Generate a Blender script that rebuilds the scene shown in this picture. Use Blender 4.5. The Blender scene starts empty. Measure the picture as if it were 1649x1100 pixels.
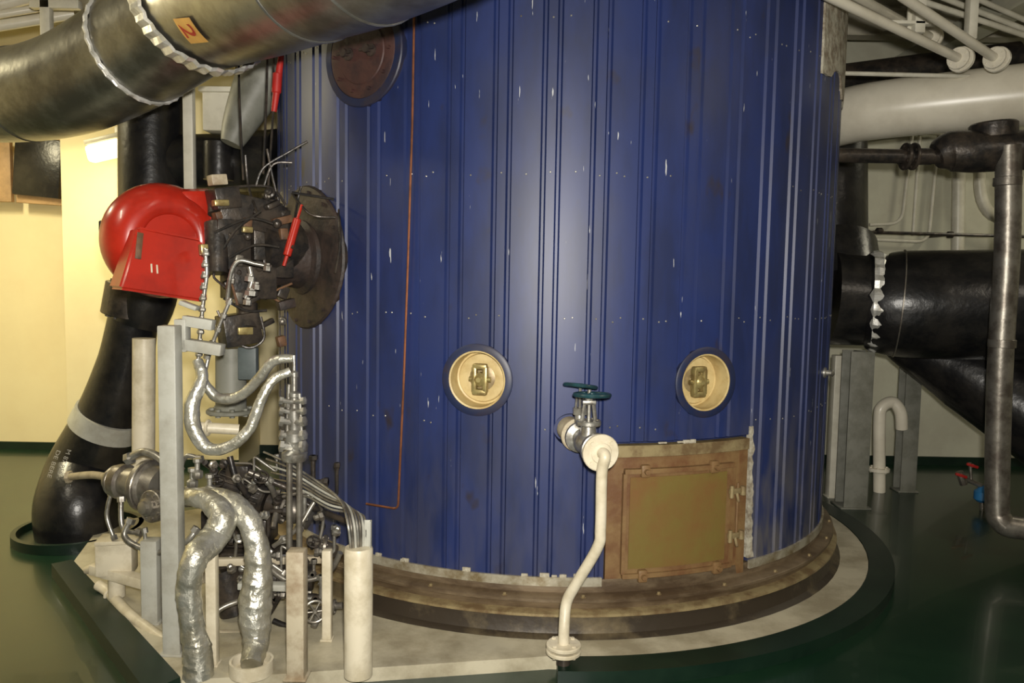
import bpy, bmesh, math, random
from mathutils import Vector, Matrix, noise
random.seed(7)
rad=math.radians
F=1283.0; CAM=Vector((0,0,1.7))
RM=(Matrix.Rotation(rad(90-4.5),3,'X')@Matrix.Rotation(rad(1.0),3,'Z'))
CX,CY,R=0.255,5.4,1.77
scene=bpy.context.scene
scene.view_settings.view_transform='Standard'
# ---------- image-pixel helpers ----------
def ray(u,v): return RM@Vector(((u-824.5)/F,-(v-550)/F,-1))
def P(u,v,d):
    w=ray(u,v); return CAM+w*(d/w.y)
def G(u,v,z=0.0):
    w=ray(u,v); return CAM+w*((z-CAM.z)/w.z)
def CYL(u,v,r=R):
    w=ray(u,v); ox,oy=-CX,-CY
    a=w.x**2+w.y**2; b=2*(ox*w.x+oy*w.y); c=ox*ox+oy*oy-r*r
    disc=max(b*b-4*a*c,0); t=(-b-math.sqrt(disc))/(2*a); p=CAM+w*t
    return math.atan2(p.x-CX,-(p.y-CY)),p.z
def CP(th,z,r=R): return Vector((CX+r*math.sin(th),CY-r*math.cos(th),z))
def rdir(th): return Vector((math.sin(th),-math.cos(th),0))
# ---------- materials ----------
def mat(name,col,rough=.5,metal=0.,col2=None,ns=6.,bump=0.,bs=40.,lo=.42,hi=.62,stretch=(1,1,1),emit=None,es=0,coat=0):
    m=bpy.data.materials.new(name); m.use_nodes=True; nt=m.node_tree; b=nt.nodes['Principled BSDF']
    b.inputs['Roughness'].default_value=rough; b.inputs['Metallic'].default_value=metal
    b.inputs['Base Color'].default_value=(*col,1)
    b.inputs['Coat Weight'].default_value=coat
    tc=nt.nodes.new('ShaderNodeTexCoord'); mp=nt.nodes.new('ShaderNodeMapping'); mp.inputs['Scale'].default_value=stretch
    nt.links.new(tc.outputs['Object'],mp.inputs['Vector'])
    if col2 is None: col2=tuple(c*.72 for c in col)
    n=nt.nodes.new('ShaderNodeTexNoise'); n.inputs['Scale'].default_value=ns; n.inputs['Detail'].default_value=6; n.inputs['Roughness'].default_value=.65
    nt.links.new(mp.outputs[0],n.inputs['Vector'])
    cr=nt.nodes.new('ShaderNodeValToRGB'); cr.color_ramp.elements[0].position=lo; cr.color_ramp.elements[1].position=hi
    cr.color_ramp.elements[0].color=(*col,1); cr.color_ramp.elements[1].color=(*col2,1)
    nt.links.new(n.outputs['Fac'],cr.inputs[0]); nt.links.new(cr.outputs[0],b.inputs['Base Color'])
    if bump:
        n2=nt.nodes.new('ShaderNodeTexNoise'); n2.inputs['Scale'].default_value=bs; n2.inputs['Detail'].default_value=4
        nt.links.new(mp.outputs[0],n2.inputs['Vector'])
        bp=nt.nodes.new('ShaderNodeBump'); bp.inputs['Strength'].default_value=bump; bp.inputs['Distance'].default_value=.01
        nt.links.new(n2.outputs['Fac'],bp.inputs['Height']); nt.links.new(bp.outputs[0],b.inputs['Normal'])
    if emit:
        b.inputs['Emission Color'].default_value=(*emit,1); b.inputs['Emission Strength'].default_value=es
    return m
def blue_mat():
    m=mat('blue_cladding_paint',(.012,.024,.105),.46,0,(.010,.018,.070),2.5,.02,7,stretch=(2,2,.6))
    nt=m.node_tree; b=nt.nodes['Principled BSDF']
    base=[l.from_socket for l in nt.links if l.to_socket==b.inputs['Base Color']][0]
    tc=nt.nodes.new('ShaderNodeTexCoord')
    def layer(base,scale,stretch,lo,hi,col,mask=None,amt=1.):
        mp=nt.nodes.new('ShaderNodeMapping'); mp.inputs['Scale'].default_value=stretch
        nt.links.new(tc.outputs['Object'],mp.inputs['Vector'])
        n=nt.nodes.new('ShaderNodeTexNoise'); n.inputs['Scale'].default_value=scale; n.inputs['Detail'].default_value=3
        nt.links.new(mp.outputs[0],n.inputs['Vector'])
        mr=nt.nodes.new('ShaderNodeMapRange'); mr.inputs[1].default_value=lo; mr.inputs[2].default_value=hi; mr.inputs[4].default_value=amt
        nt.links.new(n.outputs['Fac'],mr.inputs[0]); f=mr.outputs[0]
        if mask:
            mm=nt.nodes.new('ShaderNodeMath'); mm.operation='MULTIPLY'; nt.links.new(f,mm.inputs[0]); nt.links.new(mask,mm.inputs[1]); f=mm.outputs[0]
        mx=nt.nodes.new('ShaderNodeMix'); mx.data_type='RGBA'; nt.links.new(f,mx.inputs[0]); nt.links.new(base,mx.inputs[6]); mx.inputs[7].default_value=(*col,1)
        return mx.outputs[2]
    sx=nt.nodes.new('ShaderNodeSeparateXYZ'); nt.links.new(tc.outputs['Object'],sx.inputs[0])
    zr=nt.nodes.new('ShaderNodeMapRange'); zr.inputs[1].default_value=.9; zr.inputs[2].default_value=0.0; zr.inputs[4].default_value=.8
    nt.links.new(sx.outputs[2],zr.inputs[0])
    xr=nt.nodes.new('ShaderNodeMapRange'); xr.inputs[1].default_value=.3; xr.inputs[2].default_value=1.1; xr.inputs[3].default_value=.3; xr.inputs[4].default_value=1.3
    nt.links.new(sx.outputs[0],xr.inputs[0])
    mm=nt.nodes.new('ShaderNodeMath'); mm.operation='MULTIPLY'; nt.links.new(zr.outputs[0],mm.inputs[0]); nt.links.new(xr.outputs[0],mm.inputs[1])
    base=layer(base,4,(3,3,.8),.38,.62,(.10,.095,.100),mm.outputs[0])
    base=layer(base,3,(1,1,.8),.5,.75,(.030,.034,.060),None,.35)
    base=layer(base,11,(5,5,.55),.73,.745,(.42,.43,.45))
    base=layer(base,3,(2,2,1.2),.66,.74,(.022,.018,.030))
    nt.links.new(base,b.inputs['Base Color'])
    return m
BLUE=blue_mat()
DBLUE=mat('dark_blue_steel',(.011,.018,.055),.45,0,(.025,.022,.04),9)
CREAM=mat('cream_paint',(.66,.60,.46),.4,0,(.50,.44,.31),7,.05)
CUPC=mat('yellowed_cream_paint',(.56,.44,.21),.42,0,(.42,.30,.12),9,.05)
CREAMD=mat('dirty_cream_paint',(.50,.44,.32),.5,0,(.28,.21,.13),6,.1)
WHITE=mat('white_pipe_paint',(.68,.65,.54),.38,0,(.54,.51,.41),4)
WARMW=mat('warm_white_pipe_paint',(.78,.73,.60),.3,0,(.66,.61,.49),2.5)
GREY=mat('grey_beam_paint',(.22,.22,.185),.5,0,(.15,.15,.12),6)
LGREY=mat('light_grey_beam_paint',(.44,.44,.39),.5,0,(.34,.33,.28),6)
SILV=mat('galvanised_duct_metal',(.33,.325,.295),.34,.85,(.17,.16,.14),3,.15,18)
STEEL=mat('steel_fitting_metal',(.46,.45,.41),.36,.75,(.22,.2,.17),14,.1)
PIPEM=mat('aged_steel_pipe',(.30,.28,.24),.38,.7,(.14,.12,.10),8,.1)
FOIL=mat('wrinkled_foil',(.62,.61,.54),.35,.75,(.40,.38,.30),8,.7,32)
FOILB=mat('bright_foil_collar',(.78,.77,.73),.40,.45,(.55,.54,.48),16,.4,28)
BLACK=mat('black_duct_wrap',(.008,.008,.009),.3,0,(.022,.020,.018),6,.25,22)
DARK=mat('dark_machine_metal',(.022,.020,.019),.36,.3,(.07,.055,.042),9,.3,30)
RED=mat('red_burner_enamel',(.44,.022,.010),.28,0,(.30,.015,.008),4,coat=.3)
RUST=mat('rusty_brown_steel',(.17,.085,.04),.6,.1,(.07,.035,.02),9,.4,35)
MAROON=mat('dark_maroon_steel',(.065,.028,.024),.6,.05,(.030,.016,.018),7,.3,30)
RUSTD=mat('dark_rusty_steel',(.045,.030,.024),.58,.05,(.020,.016,.015),9,.4,35)
OLIVE=mat('ochre_hatch_paint',(.165,.120,.032),.45,0,(.18,.088,.030),3.5,.15,20,lo=.40,hi=.68)
HBR=mat('rusty_ochre_paint',(.205,.125,.052),.5,0,(.14,.066,.028),6,.2,30)
TAN=mat('tan_metal_edge',(.34,.27,.14),.42,.3,(.18,.12,.06),9,.1)
TRIMM=mat('dull_trim_metal',(.56,.52,.41),.36,.5,(.25,.19,.10),7,.1)
BASEM=mat('stained_base_steel',(.19,.14,.085),.42,.25,(.085,.056,.032),3.2,.15,25,stretch=(1,1,3))
BASED=mat('dark_stained_skirt',(.040,.030,.020),.42,.2,(.20,.155,.085),2.2,.2,20,lo=.5,hi=.72)
BRASS=mat('brass_handle_metal',(.46,.38,.16),.35,.6,(.28,.2,.08),20)
TEAL=mat('dark_teal_wheel_paint',(.012,.05,.06),.35,0,(.01,.03,.035),14)
COPPER=mat('copper_line_metal',(.35,.13,.06),.4,.6,(.2,.08,.04),10)
INSUL=mat('exposed_insulation',(.46,.43,.34),.9,0,(.20,.16,.11),16,.8,30)
REDF=mat('red_sign_paint',(.45,.02,.015),.5)
YEL=mat('yellow_sticker',(.74,.42,.10),.5,0,(.62,.34,.09),8)
CHALK=mat('white_marking',(.36,.35,.33),.8)
BLUEV=mat('blue_valve_paint',(.03,.17,.38),.4)
WALLY=mat('yellow_wall_paint',(.80,.71,.44),.6,0,(.76,.66,.40),1.2,.02)
WALLW=mat('off_white_wall_paint',(.56,.55,.43),.6,0,(.48,.46,.36),1.5,.04)
CEIL=mat('ceiling_paint',(.46,.43,.34),.6,0,(.30,.27,.20),2)
FLOOR=mat('dark_green_floor_paint',(.0045,.022,.0105),.26,0,(.008,.030,.014),2.0,.04,9,coat=.15)
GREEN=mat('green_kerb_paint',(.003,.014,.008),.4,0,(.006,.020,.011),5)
PLN=mat('cream_plinth_paint',(.52,.475,.35),.40,0,(.32,.28,.19),3,.05,20)
TUBE=mat('lit_tube',(1,1,.9),.5,emit=(1.,.90,.62),es=6)
DIFF=mat('lit_diffuser',(1,1,.9),.5,emit=(1.,.82,.42),es=2.4)
TANB=mat('tan_board',(.50,.32,.16),.6)
# ---------- geometry helpers ----------
WL={}
def bmnew(): return bmesh.new()
def merge(bm,t,M=None):
    if M is not None: bmesh.ops.transform(t,matrix=M,verts=t.verts)
    me=bpy.data.meshes.new('t'); t.to_mesh(me); t.free(); bm.from_mesh(me); bpy.data.meshes.remove(me)
def frame(ax,up=Vector((0,0,1))):
    z=ax.normalized(); x=up.cross(z)
    if x.length<1e-4: x=Vector((1,0,0)).cross(z)
    x.normalize(); y=z.cross(x)
    return Matrix((x,y,z)).transposed()
def box(bm,c,s,rot=None,bev=.004):
    t=bmesh.new(); bmesh.ops.create_cube(t,size=1); bmesh.ops.scale(t,vec=Vector(s),verts=t.verts)
    bev=min(bev,min(s)*.3)
    if bev>0: bmesh.ops.bevel(t,geom=t.edges[:],offset=bev,segments=2,affect='EDGES',profile=.5)
    M=Matrix.Translation(Vector(c))
    if rot is not None: M=M@rot.to_4x4()
    merge(bm,t,M)
def lathe(bm,o,ax,prof,n=32,caps=True,closed=False):
    """profile list of (radius, height along axis)"""
    M=frame(Vector(ax)); o=Vector(o); rings=[]
    for r,h in prof:
        r=max(r,1e-4)
        rings.append([bm.verts.new(o+M@Vector((r*math.cos(2*math.pi*i/n),r*math.sin(2*math.pi*i/n),h))) for i in range(n)])
    prs=list(zip(rings,rings[1:]))
    if closed: prs.append((rings[-1],rings[0]))
    for a,b in prs:
        for i in range(n):
            j=(i+1)%n; bm.faces.new((a[i],a[j],b[j],b[i]))
    if caps and not closed:
        if prof[0][0]>1e-3: bm.faces.new(rings[0][::-1])
        if prof[-1][0]>1e-3: bm.faces.new(rings[-1])
def cyl(bm,a,b,r,r2=None,n=20,bev=0):
    a=Vector(a); b=Vector(b); L=(b-a).length; r2=r if r2 is None else r2
    if bev: prof=[(r-bev,0),(r,bev),(r2,L-bev),(r2-bev,L)]
    else: prof=[(r,0),(r2,L)]
    lathe(bm,a,b-a,prof,n)
def catmull(pts,rs,k=7):
    op,orr=[],[]
    n=len(pts)
    for i in range(n-1):
        p0=pts[max(i-1,0)]; p1=pts[i]; p2=pts[i+1]; p3=pts[min(i+2,n-1)]
        for s in range(k):
            t=s/k; t2=t*t; t3=t2*t
            op.append(.5*((2*p1)+(p2-p0)*t+(2*p0-5*p1+4*p2-p3)*t2+(3*p1-p0-3*p2+p3)*t3)); orr.append(rs[i]+(rs[i+1]-rs[i])*t)
    op.append(pts[-1]); orr.append(rs[-1]); return op,orr
def fillet(pts,f):
    out=[pts[0]]
    for i in range(1,len(pts)-1):
        a,b,c=pts[i-1],pts[i],pts[i+1]
        d1=min(f,(a-b).length*.48); d2=min(f,(c-b).length*.48)
        s=b+(a-b).normalized()*d1; e=b+(c-b).normalized()*d2
        for k in range(7):
            t=k/6; out.append(s*(1-t)**2+b*2*t*(1-t)+e*t*t)
    out.append(pts[-1]); return out
def tube(bm,pts,r,n=16,fil=None,crink=0,cs=22,k=7):
    pts=[Vector(p) for p in pts]
    rs=list(r) if isinstance(r,(list,tuple)) else [r]*len(pts)
    if fil is not None:
        pts=fillet(pts,fil); rs=[rs[0]]*len(pts)
    elif len(pts)>2: pts,rs=catmull(pts,rs,k)
    T=[(pts[min(i+1,len(pts)-1)]-pts[max(i-1,0)]).normalized() for i in range(len(pts))]
    up=Vector((0,0,1)) if abs(T[0].z)<.9 else Vector((1,0,0))
    x=up.cross(T[0]).normalized(); rings=[]; L_=0
    for i,p in enumerate(pts):
        if i: L_+=(pts[i]-pts[i-1]).length
        x=(x-T[i]*x.dot(T[i])).normalized(); y=T[i].cross(x); ring=[]
        for j in range(n):
            a=2*math.pi*j/n; d=x*math.cos(a)+y*math.sin(a); rr=rs[i]
            if crink:
                q=p+d*rs[i]
                f=noise.noise(q*cs*.5)*.9+noise.noise(q*cs)*.6
                f+= .7*(.35-abs(noise.noise(q*cs*1.5+Vector((3,1,7))))*1.6)
                w=((L_/.09)+a/(2*math.pi))%1.0     # overlapping spiral wrap
                f+= .6*(w**3)
                rr*=1+crink*f
            ring.append(bm.verts.new(p+d*rr))
        rings.append(ring)
    for a,b in zip(rings,rings[1:]):
        for i in range(n):
            j=(i+1)%n; bm.faces.new((a[i],a[j],b[j],b[i]))
    bm.faces.new(rings[0][::-1]); bm.faces.new(rings[-1])
def flange(bm,o,ax,r,t,nb=6,br=None):
    o=Vector(o); ax=Vector(ax).normalized(); b=min(.004,t*.25)
    lathe(bm,o-ax*t/2,ax,[(r-b,0),(r,b),(r,t-b),(r-b,t)],28)
    br=br or r*.11; M=frame(ax)
    for i in range(nb):
        a=2*math.pi*(i+.5)/nb; c=o+M@Vector((r*.76*math.cos(a),r*.76*math.sin(a),0))
        cyl(bm,c-ax*(t/2+br*.8),c+ax*(t/2+br*.8),br,n=6)
def torus(bm,o,ax,Rr,r,n=32,m=10,sq=1.0):
    M=frame(Vector(ax)); o=Vector(o); rings=[]
    for i in range(n):
        a=2*math.pi*i/n; ring=[]
        for j in range(m):
            b=2*math.pi*j/m; q=Rr+r*math.cos(b); ring.append(bm.verts.new(o+M@Vector((q*math.cos(a)*sq,q*math.sin(a),r*math.sin(b)))))
        rings.append(ring)
    for i in range(n):
        A=rings[i]; B=rings[(i+1)%n]
        for j in range(m):
            k=(j+1)%m; bm.faces.new((A[j],B[j],B[k],A[k]))
def wheel(bm,o,ax,r,sp=5):
    o=Vector(o); M=frame(Vector(ax)); torus(bm,o,ax,r,r*.13,28,8)
    lathe(bm,o-Vector(ax).normalized()*r*.15,ax,[(r*.2,0),(r*.24,r*.05),(r*.24,r*.25),(r*.15,r*.32)],16)
    for i in range(sp):
        a=2*math.pi*i/sp; cyl(bm,o,o+M@Vector((r*math.cos(a),r*math.sin(a),0)),r*.09,n=8)
def bent(bm,t0,t1,z0,z1,r0,r1,n=16):
    sec=[]
    for i in range(n+1):
        t=t0+(t1-t0)*i/n
        sec.append([bm.verts.new(CP(t,z,r)) for z,r in ((z0,r0),(z0,r1),(z1,r1),(z1,r0))])
    for a,b in zip(sec,sec[1:]):
        for j in range(4):
            k=(j+1)%4; bm.faces.new((a[j],b[j],b[k],a[k]))
    bm.faces.new(sec[0]); bm.faces.new(sec[-1][::-1])
def bentdisc(bm,th,z,prof,n=48):
    """disc following the boiler's curve; prof = (disc radius, height above surface)"""
    rings=[[bm.verts.new(CP(th+r*math.cos(2*math.pi*i/n)/R,z+r*math.sin(2*math.pi*i/n),R+h)) for i in range(n)] for r,h in prof]
    for a,b in zip(rings,rings[1:]):
        for i in range(n):
            j=(i+1)%n; bm.faces.new((a[i],a[j],b[j],b[i]))
def prism(bm,pts,z0,z1):
    lo=[bm.verts.new((p[0],p[1],z0)) for p in pts]; hi=[bm.verts.new((p[0],p[1],z1)) for p in pts]
    n=len(pts); bm.faces.new(hi); bm.faces.new(lo[::-1])
    for i in range(n):
        j=(i+1)%n; bm.faces.new((lo[i],lo[j],hi[j],hi[i]))
def fin(bm,name,m,parent=None,label=None,cat=None,kind=None,group=None,smooth=38):
    bmesh.ops.recalc_face_normals(bm,faces=bm.faces[:])
    for f in bm.faces: f.smooth=True
    for e in bm.edges:
        if len(e.link_faces)==2:
            e.smooth = e.calc_face_angle(0)<rad(smooth)
    xs=[v.co for v in bm.verts]
    mn=Vector((min(c[i] for c in xs) for i in range(3))); mx=Vector((max(c[i] for c in xs) for i in range(3)))
    loc=Vector(((mn.x+mx.x)/2,(mn.y+mx.y)/2,mn.z))
    bmesh.ops.translate(bm,vec=-loc,verts=bm.verts)
    me=bpy.data.meshes.new(name); bm.to_mesh(me); bm.free(); me.materials.append(m)
    o=bpy.data.objects.new(name,me); scene.collection.objects.link(o); o.location=loc; WL[o.name]=loc.copy()
    if parent: 
        o.parent=parent; o.matrix_parent_inverse=Matrix.Translation(-WL[parent.name])
    if label: o['label']=label
    if cat: o['category']=cat
    if kind: o['kind']=kind
    if group: o['group']=group
    return o
def empty(name,loc,label,cat,group=None,parent=None):
    o=bpy.data.objects.new(name,None); scene.collection.objects.link(o); o.location=loc; o.empty_display_size=.1; WL[o.name]=Vector(loc)
    if parent: o.parent=parent; o.matrix_parent_inverse=Matrix.Translation(-WL[parent.name])
    if label:o['label']=label
    if cat:o['category']=cat
    if group:o['group']=group
    return o
def textmesh(bm,s,size,fn,bold=.012):
    cu=bpy.data.curves.new('t','FONT'); cu.body=s; cu.size=size; cu.offset=size*bold
    ob=bpy.data.objects.new('t',cu); scene.collection.objects.link(ob)
    dg=bpy.context.evaluated_depsgraph_get(); me=bpy.data.meshes.new_from_object(ob.evaluated_get(dg))
    t=bmesh.new(); t.from_mesh(me)
    for v in t.verts: v.co=fn(v.co.x,v.co.y)
    bpy.data.objects.remove(ob); bpy.data.curves.remove(cu); bpy.data.meshes.remove(me); merge(bm,t)
# ================= CAMERA =================
cam=bpy.data.cameras.new('cam'); cam.sensor_width=36; cam.lens=F/1649*36; co=bpy.data.objects.new('camera',cam)
scene.collection.objects.link(co); co.matrix_world=Matrix.Translation(CAM)@RM.to_4x4(); scene.camera=co
# ================= ROOM =================
X0,X1,Y0,Y1,ZC=-6.2,6.4,-2.5,7.5,3.95
def struct(name,c,s,m):
    b=bmnew(); box(b,c,s,bev=0); return fin(b,name,m,kind='structure')
struct('floor',((X0+X1)/2,(Y0+Y1)/2,-.05),(X1-X0,Y1-Y0,.1),FLOOR)
struct('ceiling',((X0+X1)/2,(Y0+Y1)/2,ZC+.05),(X1-X0,Y1-Y0,.1),CEIL)
XS=-1.0
struct('wall_back_left',((X0+XS)/2,Y1+.05,ZC/2),(XS-X0,.1,ZC),WALLY)
struct('wall_back_right',((X1+XS)/2,Y1+.05,ZC/2),(X1-XS,.1,ZC),WALLW)
struct('wall_left',(X0-.05,(Y0+Y1)/2,ZC/2),(.1,Y1-Y0,ZC),WALLY)
struct('wall_right',(X1+.05,(Y0+Y1)/2,ZC/2),(.1,Y1-Y0,ZC),WALLW)
struct('wall_front',((X0+X1)/2,Y0-.05,ZC/2),(X1-X0,.1,ZC),WALLW)
xa=P(104,500,6.9).x; xb=P(215,500,6.9).x+.9
struct('wall_pilaster',((xa+xb)/2,7.2,ZC/2),(xb-xa,.6,ZC),WALLY)
struct('baseboard_back_left',((X0+xa)/2,Y1-.012,.035),(xa-X0,.024,.07),GREEN)
struct('baseboard_back_right',((X1+xb)/2,Y1-.012,.04),(X1-xb,.024,.08),GREEN)
struct('baseboard_pilaster',((xa+xb)/2,6.89,.035),(xb-xa,.02,.07),GREEN)
for i,(yy,x0,x1) in enumerate([(2.2,X0,X1),(4.1,X0,-2.2),(4.1,2.7,X1),(5.6,2.5,X1),(6.7,X0,X1)]):
    b=bmnew(); xc=(x0+x1)/2; L=x1-x0
    box(b,(xc,yy,ZC-.01),(L,.16,.02),bev=0); box(b,(xc,yy,ZC-.12),(L,.015,.2),bev=0); box(b,(xc,yy,ZC-.225),(L,.14,.015),bev=0)
    fin(b,'trim_%d'%(i+1),CEIL,kind='structure')
for i,xx in enumerate([3.4,4.6]):
    b=bmnew(); box(b,(xx,(4.2+7.4)/2,ZC-.3),(.10,3.2,.14),bev=0); box(b,(xx,5.8,ZC-.38),(.18,3.2,.02),bev=0)
    fin(b,'trim_%d'%(i+8),WALLW,kind='structure')
# ================= PLINTH =================
PR=2.04; PH=.06
A=G(118,905,PH); B=G(292,1096,PH); A2=G(165,842,PH)
pts=[]
N=60
for i in range(N+1):
    th=rad(-2)+rad(262)*i/N
    pts.append((CX+PR*math.sin(th),CY-PR*math.cos(th)))
pts+= [(A2.x,A2.y),(A.x,A.y),(B.x,B.y)]
b=bmnew(); prism(b,pts,0,PH); fin(b,'boiler_plinth',PLN,label='low cream-painted concrete plinth under the blue boiler',cat='plinth',smooth=20)
def off(p,q,d):
    t=(Vector((q.x,q.y,0))-Vector((p.x,p.y,0))).normalized(); n=Vector((-t.y,t.x,0)); return n*d
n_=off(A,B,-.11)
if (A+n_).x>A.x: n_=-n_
b=bmnew(); prism(b,[(A.x-.004,A.y),(A.x+n_.x,A.y+n_.y),(B.x+n_.x,B.y+n_.y-.05),(B.x-.004,B.y-.0)],0,.075)  # raised dark strip added where a shadow wedge lies beside the plinth
fin(b,'kerb_shadow_strip',GREEN,label='dark green kerb strip standing in for the shadow along the cream plinth',cat='kerb')
b=bmnew(); bent(b,rad(-1),rad(140),0,PH+.004,PR+.003,PR+.14,70)  # dark green rim added in place of a shading gradient on the plinth
fin(b,'plinth_shade_strip',GREEN,label='added dark green strip standing in for shade around the plinth rim',cat='kerb')
# ================= BOILER =================
boiler=empty('boiler',(CX,CY,PH),'large upright cylindrical boiler clad in dark blue ribbed sheet metal','boiler')
ZB,ZT=.305,3.72
b=bmnew(); NP=50; pr=[]
per=2*math.pi/NP
for i in range(NP):
    t=i*per
    for f,r in ((0,R),(.09,R),(.18,R),(.27,R),(.36,R),(.395,R-.012),(.445,R-.012),(.48,R),(.57,R),(.66,R),(.695,R-.012),(.745,R-.012),(.78,R),(.89,R)): pr.append((t+f*per,r))
lo=[b.verts.new(CP(t,ZB,r)) for t,r in pr]; hi=[b.verts.new(CP(t,ZT,r)) for t,r in pr]
for i in range(len(pr)):
    j=(i+1)%len(pr); b.faces.new((lo[i],lo[j],hi[j],hi[i]))
b.faces.new(lo[::-1]); b.faces.new(hi)
clad=fin(b,'cladding',BLUE,boiler,label='ribbed dark blue sheet-metal cladding',smooth=12)
ports=[CYL(768,612),CYL(1137,616)]
vh=CYL(918,692); d0=CYL(980,718); d1=CYL(1195,930)
cut=bmnew()
for th,z in ports: cyl(cut,CP(th,z,R-.12),CP(th,z,R+.1),.14,n=40)
cyl(cut,CP(*vh,R-.1),CP(*vh,R+.1),.075,n=32)
HT0,HT1=d0[0],d1[0]; HZ0,HZ1=.258,CYL(1088,716)[1]
bent(cut,HT0-.005,HT1+.02,HZ0-.1,HZ1+.02,R-.06,R+.1)
co_=fin(cut,'cutter',BLUE)
md=clad.modifiers.new('b','BOOLEAN'); md.object=co_; md.solver='EXACT'; md.operation='DIFFERENCE'
bpy.context.view_layer.update()
dg=bpy.context.evaluated_depsgraph_get(); nm=bpy.data.meshes.new_from_object(clad.evaluated_get(dg)); clad.modifiers.clear()
if len(nm.polygons)>100:
    t_=bmesh.new(); t_.from_mesh(nm)
    for f in t_.faces: f.smooth=True
    for e in t_.edges:
        if len(e.link_faces)==2: e.smooth=e.calc_face_angle(0)<rad(8)
    t_.to_mesh(nm); t_.free(); clad.data=nm
bpy.data.objects.remove(co_)
b=bmnew()
for zz in (1.02,1.52,2.18,2.86):
    for i in range(-12,13):
      for fr_ in (.08,.57,.92):
        t=(i+fr_)*per
        if any(abs(t-pt[0])<.13 and abs(zz-pt[1])<.22 for pt in ports): continue
        z=zz+random.uniform(-.012,.012)
        if random.random()<.4: continue
        lathe(b,CP(t,z,R-.001),rdir(t),[(.0045,0),(.0045,.002),(.002,.004)],8)
fin(b,'cladding_screw',STEEL,boiler,kind='stuff')
b=bmnew(); segs=[(-1.9,HT0-.01),(HT1+.02,2.2)]
for s in segs: bent(b,s[0],s[1],ZB-.034,ZB+.008,R-.0,R+.012,50)
fin(b,'cladding_trim',TRIMM,boiler,label='dull bright metal bottom trim strip')
def ringlathe(prof):
    b=bmnew(); N=96; rings=[]
    for r,z in prof: rings.append([b.verts.new((CX+r*math.sin(2*math.pi*i/N),CY-r*math.cos(2*math.pi*i/N),z)) for i in range(N)])
    for a,c in zip(rings,rings[1:]):
        for i in range(N):
            j=(i+1)%N; b.faces.new((a[i],a[j],c[j],c[i]))
    return b
b=ringlathe([(1.74,.30),(1.765,.30),(1.775,.255),(1.775,.240),(1.835,.234),(1.84,.230),(1.84,.217),(1.82,.212),(1.808,.175),(1.805,.16)])
fin(b,'base_flange',BASEM,boiler,label='stained brown steel base flange ring')
b=ringlathe([(1.80,.178),(1.85,.175),(1.862,.170),(1.862,.158),(1.845,.154)])
fin(b,'base_ring',TAN,boiler)
b=ringlathe([(1.84,.158),(1.845,.11),(1.855,.078),(1.875,.068),(1.885,PH+.001)])
fin(b,'base_skirt',BASED,boiler,label='dark stained lower skirt')
for i in range(-7,8):
    t=rad(i*11.5+3); b=bmnew(); p=CP(t,.232,1.818)
    lathe(b,p,(0,0,1),[(.013,0),(.013,.004),(.008,.004),(.008,.012),(.005,.014)],8)
    fin(b,'base_bolt',TAN,boiler)
b=bmnew(); g=[]
NS=40; zt_=HZ1+.06
for k in range(NS+1):
    z=ZB+.02+(zt_-ZB-.02)*k/NS; t=HT1+.020; w_=.012+.012*noise.noise(Vector((0,0,z*14)))+.006*random.random()-(.008*k/NS)
    t-= .01*(k/NS)
    g.append([b.verts.new(CP(t-.004,z,R-.02)),b.verts.new(CP(t-.004,z,R+.006)),b.verts.new(CP(t+w_,z,R+.006)),b.verts.new(CP(t+w_,z,R-.02))])
for a_,c_ in zip(g,g[1:]):
    for j in range(4): b.faces.new((a_[j],a_[(j+1)%4],c_[(j+1)%4],c_[j]))
fin(b,'exposed_insulation_edge',INSUL,boiler,label='crumbling off-white insulation showing at torn cladding edge')
for k in range(14):
    b=bmnew(); t=random.uniform(-.62,HT0-.04); box(b,CP(t,ZB+.012,R+.003),(random.uniform(.02,.05),.012,random.uniform(.006,.03)),Matrix.Rotation(t,3,'Z'),.003); fin(b,'insulation_flake',INSUL,boiler)
for k in range(4):
    b=bmnew(); t=random.uniform(HT0+.02,HT0+.3); box(b,CP(t,HZ1+.012,R+.003),(random.uniform(.02,.06),.012,random.uniform(.008,.02)),Matrix.Rotation(t,3,'Z'),.003); fin(b,'insulation_flake',INSUL,boiler)
tA=CYL(1324,60)[0]; zA=CYL(1330,116)[1]
b=bmnew(); bent(b,tA,tA+.5,zA,ZT-.02,R-.01,R+.012,20)
for v in b.verts:
    if v.co.z<zA+.1: v.co.z+=noise.noise(v.co*6)*.12
fin(b,'bare_insulation_panel',INSUL,boiler,label='uncovered dirty insulation where a blue sheet is missing')
# access hatch
hatch=empty('access_hatch',CP((HT0+HT1)/2,HZ0,R),'rusty ochre steel access hatch with clamped door',None,parent=boiler)
def hsub(bm,name,m,label=None): return fin(bm,name,m,hatch,label=label)
b=bmnew(); bent(b,HT0,HT1,HZ0,HZ1-.05,R-.045,R-.006)
hsub(b,'hatch_frame',HBR)
b=bmnew(); bent(b,HT0-.004,HT1,HZ1-.05,HZ1+.004,R-.04,R+.012); hsub(b,'hatch_frame_edge',TAN)
b=bmnew(); bent(b,HT1-.026,HT1,HZ0,HZ1-.052,R-.04,R+.004); hsub(b,'hatch_frame_edge',HBR)
di0=CYL(1005,745)[0]; di1=CYL(1178,745)[0]; dz0=.318; dz1=HZ1-.115
b=bmnew(); bent(b,di0,di1,dz0,dz1,R-.02,R+.012)
hsub(b,'hatch_door',HBR)
b=bmnew(); bent(b,di0+.016,di1-.022,dz0+.034,dz1-.03,R+.0,R+.016); hsub(b,'hatch_door_panel',OLIVE,'ochre painted centre of the door')
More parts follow.
